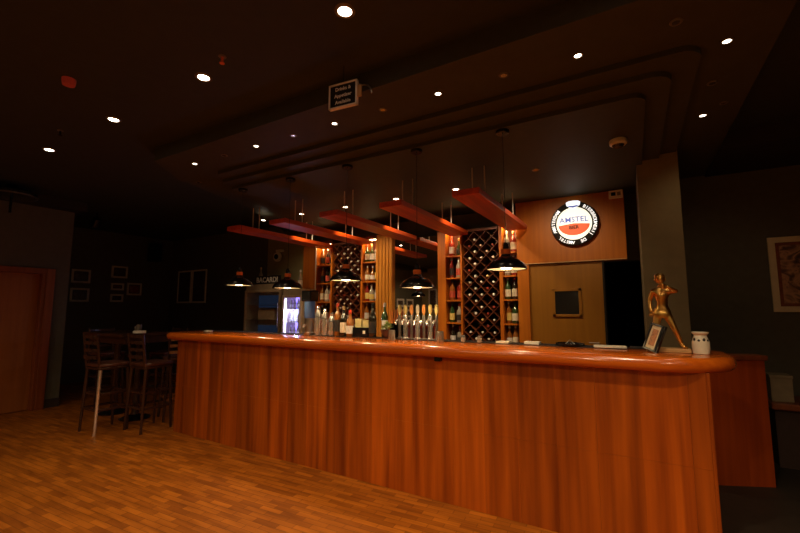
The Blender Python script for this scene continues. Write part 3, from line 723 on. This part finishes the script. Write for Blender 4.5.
bpy.context.view_layer.update()
b = BM(); b.from_mesh(body.data)
blob(b, (-.001, -.008, .420), (.0235, .027, .031), 20)          # head
blob(b, (.004, -.036, .418), (.005, .007, .007), 8)             # nose
blob(b, (-.025, -.004, .418), (.004, .006, .009), 8); blob(b, (.023, -.004, .418), (.004, .006, .009), 8)
blob(b, (.002, -.032, .403), (.009, .004, .003), 8)
for k, dx in enumerate((-.009, -.003, .003, .009)):             # fingers of the hanging hand
    tube(b, [(-.050+dx*.7, -.008, .222), (-.050+dx, -.013, .206+abs(dx)*.5), (-.050+dx, -.010, .196+abs(dx)*.7)], [.0034, .003, .0022], 6)
tube(b, [(-.044, -.012, .228), (-.038, -.018, .216), (-.039, -.018, .208)], [.0036, .0032, .0024], 6)
for k in range(4):                                              # fingers closed round the cup
    z = .384-.007*k
    tube(b, [(.022, -.074, z), (.010, -.082, z), (-.001, -.078, z-.001)], [.0036, .0032, .0024], 6)
tube(b, [(.022, -.066, .380), (.010, -.056, .386), (.002, -.056, .386)], [.0036, .0032, .0024], 6)
b.to_mesh(body.data); b.free()
for p in body.data.polygons: p.use_smooth = True
b = BM(); blob(b, (-.002, -.001, .434), (.0255, .027, .022), 16); box(b, -.02, .02, -.040, -.02, .431, .435, .001); obj('cap', b, 'bronze', st, True)
b = BM(); lathe(b, [(.010, 0), (.012, .002), (.013, .026), (.011, .026)], 14, (.004, -.067, .366)); obj('cup', b, 'bronze', st, True)
b = BM(); lathe(b, [(.040, .195), (.044, .215), (.036, .246), (.030, .25)], 18)
for v in b.verts: v.co.y *= .72
obj('shorts', b, 'bronze', st, True)
for s, (fx, fy) in enumerate(((-.050, -.028), (.092, -.020))):
    b = BM(); blob(b, (fx, fy+.006, .029), (.013, .026, .008), 12); obj('shoe', b, 'bronze', st, True)
# leaning picture in front of the statue
lp = empty('leaning_picture', (.07, 3.0, ZT+.012), 'small dark-framed card with bronze picture leaning against the statue base', 'picture frame')
tilt = Matrix.Rotation(math.radians(-16), 4, 'X')
rotm = Matrix.Rotation(math.radians(12), 4, 'Y')
lp.rotation_euler = (math.radians(-14), math.radians(14), math.radians(-46))
b = BM(); fw, fh = .046, .172
for a, c, e, f in ((-fw, fw, 0, .012), (-fw, fw, fh-.012, fh), (-fw, -fw+.011, 0, fh), (fw-.011, fw, 0, fh)): box(b, a, c, -.012, .006, e, f, .001)
box(b, fw-.001, fw+.010, -.008, .010, 0, fh, .001)
obj('frame', b, 'black_gloss', lp)
obj('mat_board', box(BM(), -fw+.010, fw-.010, -.004, .004, .011, fh-.011), 'cream_frame', lp)
obj('print', box(BM(), -fw+.026, fw-.026, -.0065, -.0035, .032, fh-.035), 'art_bronze', lp)
# ceramic oil burner
ob = empty('oil_burner', (.335, 3.02, ZT+.0006), 'cream ceramic pot with cut-out holes at the right end of the bar', 'ceramic pot')
b = BM(); lathe(b, [(.040, 0), (.044, .004), (.047, .03), (.047, .060), (.036, .086), (.034, .094), (.045, .104), (.046, .110), (.040, .110), (.03, .096)], 32); obj('pot', b, 'cream_ceramic', ob, True)
b = BM()
for k in range(8):
    a = -PI/2+(k-2.5)*.62
    for (dz, s) in ((.072 if k % 2 else .066, .008),):
        g = BM(); blob(g, (0, 0, 0), (s, .003, s*1.15), 10); merge(b, g, Matrix.Translation((.0425*math.cos(a), .0425*math.sin(a), dz)) @ Matrix.Rotation(a+PI/2, 4, 'Z'))
obj('cut_outs', b, 'black_matte', ob); ob.scale = (.95, .95, 1.2)

# ------------------------------------------------------------------ round beer sign
sg = empty('beer_sign', (-.555, YP-.001, 2.375), 'round lit beer sign with black lettered ring, high on the wood panel', 'sign')
R = .285; sg.scale = (.91, .91, .91)
FM = Matrix(((1, 0, 0, 0), (0, 0, -1, 0), (0, 1, 0, 0), (0, 0, 0, 1)))
b = BM(); lathe(b, [(R, .0), (R, .055), (R-.01, .06)], 56); put(b, FM); obj('ring', b, 'sign_black', sg, True)
b = BM(); lathe(b, [(.212, .058), (.210, .066)], 48); put(b, FM); obj('disc', b, 'sign_disc', sg, True)
b = BM(); poly = [(.195*math.cos(a), -.015+.150*math.sin(a)) for a in [PI+i*PI/24 for i in range(25)]]
poly = [(-.185, -.02)]+[(.185*math.cos(PI+i*PI/24), -.02+.135*math.sin(PI+i*PI/24)) for i in range(1, 24)]+[(.185, -.02)]
poly += [(.09, -.008), (0, .0), (-.09, -.008)]
prism(b, poly, .066, .070); put(b, FM); obj('red_field', b, 'sign_red', sg)
b = BM(); text(b, 'AMSTEL', .098, FM @ Matrix.Translation((0, .045, .071)), .003, .018, sx=1.0); obj('lettering', b, 'sign_blue', sg)
b = BM(); text(b, 'BIER', .062, FM @ Matrix.Translation((0, -.055, .072)), .002, .02); obj('lettering', b, 'black_matte', sg)
ring = 'BIERBROUWERIJ  DE  AMSTEL  AMSTERDAM  '; pos = 0
for word in ring.split('  ')[:-1]:
    b = BM()
    for ch in word:
        a = math.radians(62)-(pos+.5)*math.radians(304)/len(ring); pos += 1
        text(b, ch, .054, FM @ Matrix.Rotation(a-PI/2, 4, 'Z') @ Matrix.Translation((0, .247, .062)), .002, .02)
    pos += 2
    obj('ring_lettering', b, 'sign_ring_letter', sg)
b = BM(); prism(b, [(-.085, .275), (-.078, .235), (-.045, .212), (0, .203), (.045, .212), (.078, .235), (.085, .275), (.06, .290), (0, .296), (-.06, .290)], .0605, .074); put(b, FM); cr = obj('crest', b, 'sign_white', sg)
b = BM(); prism(b, [(-.070, .235), (-.04, .210), (0, .200), (.04, .210), (.070, .235), (0, .228)], .074, .077); put(b, FM); obj('crest_base', b, 'sign_blue', cr)

# emergency box right of the panel
o = empty('alarm_box', (.0, YP-.001, 2.62), 'small white box at the top right corner of the sign panel', 'alarm box')
o.location = (-.112, YP-.0005, 2.665)
obj('case', box(BM(), -.07, .07, -.05, 0, -.045, .045, .006), 'white_plastic', o)
obj('window', box(BM(), -.045, .0, -.053, -.05, -.02, .02, .001), 'black_gloss', o)
obj('window', box(BM(), .015, .05, -.053, -.05, -.02, .02, .001), 'beige_box', o)
# smoke detector on the low canopy
o = empty('smoke_detector', (-.04, 3.52, Z3), 'white round smoke detector under the canopy above the lit sign', 'smoke detector')
b = BM(); lathe(b, [(.030, -.062), (.042, -.05), (.046, -.044)], 28); obj('sensor', b, 'black_gloss', o, True)
b = BM(); lathe(b, [(.052, -.045), (.062, -.036), (.064, -.01), (.058, 0)], 28); obj('base', b, 'white_plastic', o, True)
# red detector and tags on the main ceiling
o = empty('fire_detector', (-3.27, 1.10, ZM), 'red fire alarm sounder on the dark ceiling at the upper left', 'fire alarm')
b = BM(); lathe(b, [(.020, -.05), (.035, -.045), (.038, -.03)], 20); obj('beacon', b, 'red_plastic', o, True)
b = BM(); lathe(b, [(.036, -.03), (.040, -.02), (.040, 0)], 24); obj('base', b, 'red_plastic', o, True)
for (x, y, nm, mm) in ((-2.14, 1.47, 'small orange sprinkler hanging from the ceiling near the second spotlight', 'copper'), (-4.3, 1.42, 'small dark sprinkler on the ceiling by the left spotlights', 'black_metal')):
    o = empty('sprinkler', (x, y, ZM), nm, 'sprinkler')
    b = BM(); lathe(b, [(.022, -.006), (.024, 0)], 16); obj('escutcheon', b, 'trim_ring', o, True)
    b = BM(); tube(b, [(0, 0, 0), (0, 0, -.04)], .008); lathe(b, [(.015, -.048), (.016, -.044), (.006, -.04)], 12); obj('head', b, mm, o, True)
# hanging notice on the canopy edge
o = empty('hanging_notice', (-1.40, 1.90, 2.80), 'black notice board with pale frame and four lines of writing hung at the canopy edge', 'notice', rz=math.radians(6))
o.location = (-1.545, 1.93, 2.665)
w, h = .105, .165
b = BM(); 
for a, c, e, f in ((-w, w, 0, .010), (-w, w, h-.010, h), (-w, -w+.010, 0, h), (w-.010, w, 0, h)): box(b, a, c, -.012, .012, e, f)
obj('frame', b, 'silver_frame', o)
obj('panel', box(BM(), -w+.010, w-.010, -.006, .006, .010, h-.010), 'sign_black', o)
for k, s in enumerate(('Drinks &', 'Appetizer', 'Available')):
    b = BM(); text(b, s, .032, FM @ Matrix.Translation((0, h*.77-.044*k, .0068)), .0008, .02); obj('lettering', b, 'letter_white', o)
b = BM(); tube(b, [(w, 0, h-.03)]+[(w+.02+.07*math.sin(a), .02, h-.10+.07*math.cos(a)) for a in [i*PI/16 for i in range(9)]], .005, 8); obj('bracket', b, 'steel', o, True)
b = BM(); tube(b, [(0, .0, h-.01), (0, .0, ZM-2.66)], .003); obj('hanger', b, 'black_matte', o)
b = BM(); box(b, w, w+.028, -.006, .006, h*.3, h*.75, .001); obj('side_tab', b, 'pale_wood', o)

# ------------------------------------------------------------------ pictures
def picture(frame_fn, w, h, fw, fm, art, label, group=None, board='mat_board', mb=.03, plain=False):
    b = BM()
    for a, c, e, f in ((-w/2, w/2, -h/2, -h/2+fw), (-w/2, w/2, h/2-fw, h/2), (-w/2, -w/2+fw, -h/2+fw, h/2-fw), (w/2-fw, w/2, -h/2+fw, h/2-fw)): box(b, a, c, e, f, .0, .022, .002)
    fr = obj('picture', b, fm); fr.matrix_world = frame_fn
    obj('mat_board', box(BM(), -w/2+fw, w/2-fw, -h/2+fw, h/2-fw, 0, .010), board, fr)
    obj('print', box(BM(), -w/2+fw+mb, w/2-fw-mb, -h/2+fw+mb, h/2-fw-mb, .010, .013), art, fr)
    return tag(fr, label, 'picture', group)
XW = -9.2
def pic_left(y0, y1, z0, z1, art, lab): picture(F_px(XW, (y0+y1)/2, (z0+z1)/2), y1-y0, z1-z0, .036, 'silver_frame', art, lab, None, mb=.02)
pic_left(3.40, 3.71, 1.88, 2.14, 'art_dark', 'upper of the two square pictures at the left end of the dark wall')
pic_left(3.40, 3.71, 1.52, 1.78, 'art_dark', 'lower of the two square pictures at the left end of the dark wall')
pic_left(4.07, 4.37, 2.02, 2.265, 'art_dark', 'top left picture of the cluster of four on the dark wall')
pic_left(4.08, 4.32, 1.765, 1.91, 'art_red', 'small reddish picture in the middle left of the cluster of four')
pic_left(4.38, 4.67, 1.67, 1.93, 'art_red', 'right picture of the cluster of four on the dark wall')
pic_left(4.08, 4.32, 1.525, 1.685, 'art_dark', 'smallest picture, lowest left of the cluster of four')
picture(F_my(-8.64, YB, 1.87), .50, .72, .035, 'silver_frame', 'art_dark', 'left one of the two tall pictures side by side on the back wall')
picture(F_my(-8.11, YB, 1.87), .50, .72, .035, 'silver_frame', 'art_dark', 'right one of the two tall pictures side by side on the back wall')
picture(F_my(1.19+.62, YB, 1.72), 1.24, .74, .055, 'cream_frame', 'art_group', 'large cream-framed picture on the wall at the right edge', board='frame_wood', mb=.03)
# pictures on the wall across the room, which the back-bar mirror shows
for y, z, nm in ((-2.35, 1.60, 'upper left'), (-3.05, 1.60, 'upper right'), (-2.35, 1.22, 'lower left'), (-3.05, 1.22, 'lower right')):
    picture(F_px(-7.2, y, z), .50, .29, .05, 'silver_frame', 'art_dark', f'pale-framed picture seen in the back bar mirror, {nm} of four', board='paper', mb=.02)
picture(F_py(-6.72, -4.05, 1.75), .36, .80, .05, 'silver_frame', 'art_dark', 'tall pale-framed picture seen in the mirror above the beer taps', board='mat_board', mb=.02)

# wall speaker, ceiling spots in the left corner
o = empty('wall_speaker', (-9.19, 4.84, 2.62), 'black loudspeaker high on the dark wall left of the corner', 'speaker')
obj('cabinet', box(BM(), 0.04, .20, -.11, .11, -.20, .20, .01), 'black_matte', o)
obj('grille', box(BM(), .20, .206, -.095, .095, -.185, .185, .003), 'black_gloss', o)
b = BM(); tube(b, [(0, 0, 0), (.05, 0, 0)], .02); obj('bracket', b, 'steel', o)
o = empty('ceiling_fan', (-6.75, 1.80, ZM), 'dark round fixture with a shiny rim near the ceiling at the left edge', 'ceiling fixture')
b = BM(); lathe(b, [(.20, -.16), (.245, -.15), (.25, -.10), (.20, -.07), (.08, -.05), (.05, 0)], 36); obj('housing', b, 'black_metal', o, True)
b = BM(); lathe(b, [(.246, -.150), (.256, -.146), (.256, -.134), (.246, -.13)], 36, cap=False); obj('rim', b, 'steel', o, True)
b = BM(); tube(b, [(0, 0, -.16), (0, 0, -.36)], .014); obj('rod', b, 'black_metal', o)
o.name = 'ceiling_fixture'
o = empty('track_spotlight', (-7.5, 3.05, ZM), 'black unlit spotlight hanging from the ceiling by the corner of the left wall', 'spotlight')
b = BM(); tube(b, [(0, 0, 0), (0, 0, -.10)], .012); obj('stem', b, 'black_metal', o)
b = BM(); lathe(b, [(.03, .06), (.06, .05), (.075, -.08), (.068, -.08), (.05, .03)], 24); put(b, Matrix.Translation((0, 0, -.15)) @ Matrix.Rotation(math.radians(35), 4, 'Y')); obj('head', b, 'black_metal', o, True)

# bench with box by the right wall
o = empty('wall_bench', (2.0, 4.78, 0), 'low dark bench along the wall at the right edge', 'bench')
obj('seat', box(BM(), -1.0, 1.4, 0, .50, .50, .56, .012), 'frame_wood', o)
obj('base', box(BM(), -.97, 1.37, .06, .50, 0, .50), 'bench_fabric', o)
o = empty('cardboard_box', (1.10, 4.95, .56), 'small beige box standing on the bench beside the wooden partition', 'box')
obj('carton', box(BM(), -.075, .075, -.08, .08, 0, .22, .003), 'beige_box', o)
obj('lid', box(BM(), -.08, .08, -.085, .085, .205, .232, .003), 'beige_box', o)

# ------------------------------------------------------------------ high table and stools at the left
o = empty('high_table', (-5.72, 2.85, 0), 'dark high table left of the bar with stools around it', 'high table')
obj('tabletop', box(BM(), -.62, .40, -.33, .33, 1.04, 1.08, .008), 'stool_wood', o)
obj('apron', box(BM(), -.54, .36, -.27, .27, .95, 1.04, .004), 'stool_wood', o)
for x in (-.38, .16):
    b = BM(); lathe(b, [(.055, .05), (.04, .10), (.035, .5), (.04, .9), (.055, .96)], 20, (x, 0, 0)); obj('pedestal', b, 'stool_wood', o, True)
    b = BM(); lathe(b, [(.17, 0), (.175, .012), (.13, .03), (.06, .05), (.05, .06)], 28, (x, 0, 0)); obj('foot', b, 'black_metal', o, True)
def stool(x, y, rz, label, metal=None, backm='stool_wood'):
    o = empty('bar_stool', (x, y, 0), label, 'bar stool', 'stools at the high table', rz)
    b = BM(); box(b, -.17, .17, -.16, .16, .70, .725, .006); obj('seat_frame', b, 'stool_wood', o)
    b = BM(); box(b, -.175, .175, -.165, .165, .7255, .77, .02); obj('seat', b, 'leather', o, True)
    for sx in (-1, 1):
        for sy in (-1, 1):
            b = BM(); tube(b, [(sx*.15, sy*.14, .71), (sx*.175, sy*.165, 0)], [.019, .014], 8)
            obj('leg', b, metal if (metal and sx == -1 and sy == 1) else 'stool_wood', o, True)
    for z, k in ((.25, .172), (.42, .162)):
        b = BM(); box(b, -k, k, -k+.008, -k+.03, z, z+.025, .003); box(b, -k, k, k-.03, k-.008, z, z+.025, .003); box(b, -k+.005, -k+.025, -k+.03, k-.03, z, z+.025, .003); box(b, k-.025, k-.005, -k+.03, k-.03, z, z+.025, .003)
        obj('stretcher', b, backm if z < .3 else 'stool_wood', o)
    for sx in (-1, 1):
        b = BM(); tube(b, [(sx*.15, .150, .72), (sx*.16, .20, 1.10)], [.017, .013], 8); obj('back_post', b, 'stool_wood', o, True)
    for z in (.84, .92, 1.00, 1.07):
        b = BM()
        pts = [(-.155+.31*i/8, .188+.03*math.sin(PI*i/8), z) for i in range(9)]
        for p, q in zip(pts, pts[1:]):
            g = BM(); box(g, 0, (Vector(q)-Vector(p)).length, -.006, .006, -.018, .018)
            a = math.atan2(q[1]-p[1], q[0]-p[0]); merge(b, g, Matrix.Translation(p) @ Matrix.Rotation(a, 4, 'Z'))
        obj('back_slat', b, backm, o)
    return o
stool(-5.33, 2.40, PI, 'dark bar stool with one bright metal leg at the front left of the high table', 'chrome')
stool(-6.62, 2.95, PI/2, 'dark bar stool at the left end of the high table, near the door wall')
stool(-5.16, 3.15, -PI/2-.35, 'bar stool with copper-coloured back slats between the high table and the bar', None, 'stool_copper')
stool(-4.96, 2.69, PI, 'dark bar stool at the front right of the high table, nearest the bar')
stool(-6.0, 3.46, .1, 'dark bar stool behind the high table, half hidden', None)
# things on the high table
o = tag(obj('napkin', prism(BM(), [(-.07, -.03), (.05, -.045), (.08, .0), (.03, .05), (-.05, .03)], 0, .03), 'paper'), 'crumpled white napkin on the right part of the high table', 'napkin'); o.location = (-5.36, 2.74, 1.081); o.rotation_euler = (0, 0, .5)
b = BM(); lathe(b, [(.028, 0), (.030, .003), (.033, .10), (.031, .10), (.027, .012)], 20); o = tag(obj('tumbler', b, 'clear_glass', None, True), 'clear glass on the high table beside the napkin', 'glass'); o.location = (-5.50, 2.80, 1.081)
b = BM(); lathe(b, [(.035, 0), (.037, .004), (.030, .03), (.036, .07), (.033, .07), (.025, .02)], 20); o = tag(obj('candle_holder', b, 'clear_glass', None, True), 'small glass candle holder on the left part of the high table', 'candle holder'); o.location = (-5.75, 2.90, 1.081)

# ------------------------------------------------------------------ world, camera
w = bpy.data.worlds.new('World'); S.world = w; w.use_nodes = True
w.node_tree.nodes['Background'].inputs[0].default_value = (.01, .009, .008, 1); w.node_tree.nodes['Background'].inputs[1].default_value = 1.
cam = bpy.data.cameras.new('Camera'); cam.lens = 18.; cam.sensor_width = 36.; cam.clip_end = 60
co = bpy.data.objects.new('Camera', cam); COL.objects.link(co); co.location = (0, 0, H)
co.rotation_euler = (PI/2+math.atan(42.5/400), 0, math.radians(30.2))
S.camera = co
S.view_settings.view_transform = 'Standard'; S.view_settings.look = 'None'; S.view_settings.gamma = 1; S.view_settings.use_curve_mapping = False
S.view_settings.exposure = 0.
S.cycles.use_denoising = True
S.cycles.max_bounces = 8; S.cycles.sample_clamp_indirect = 6.
bpy.context.view_layer.update()
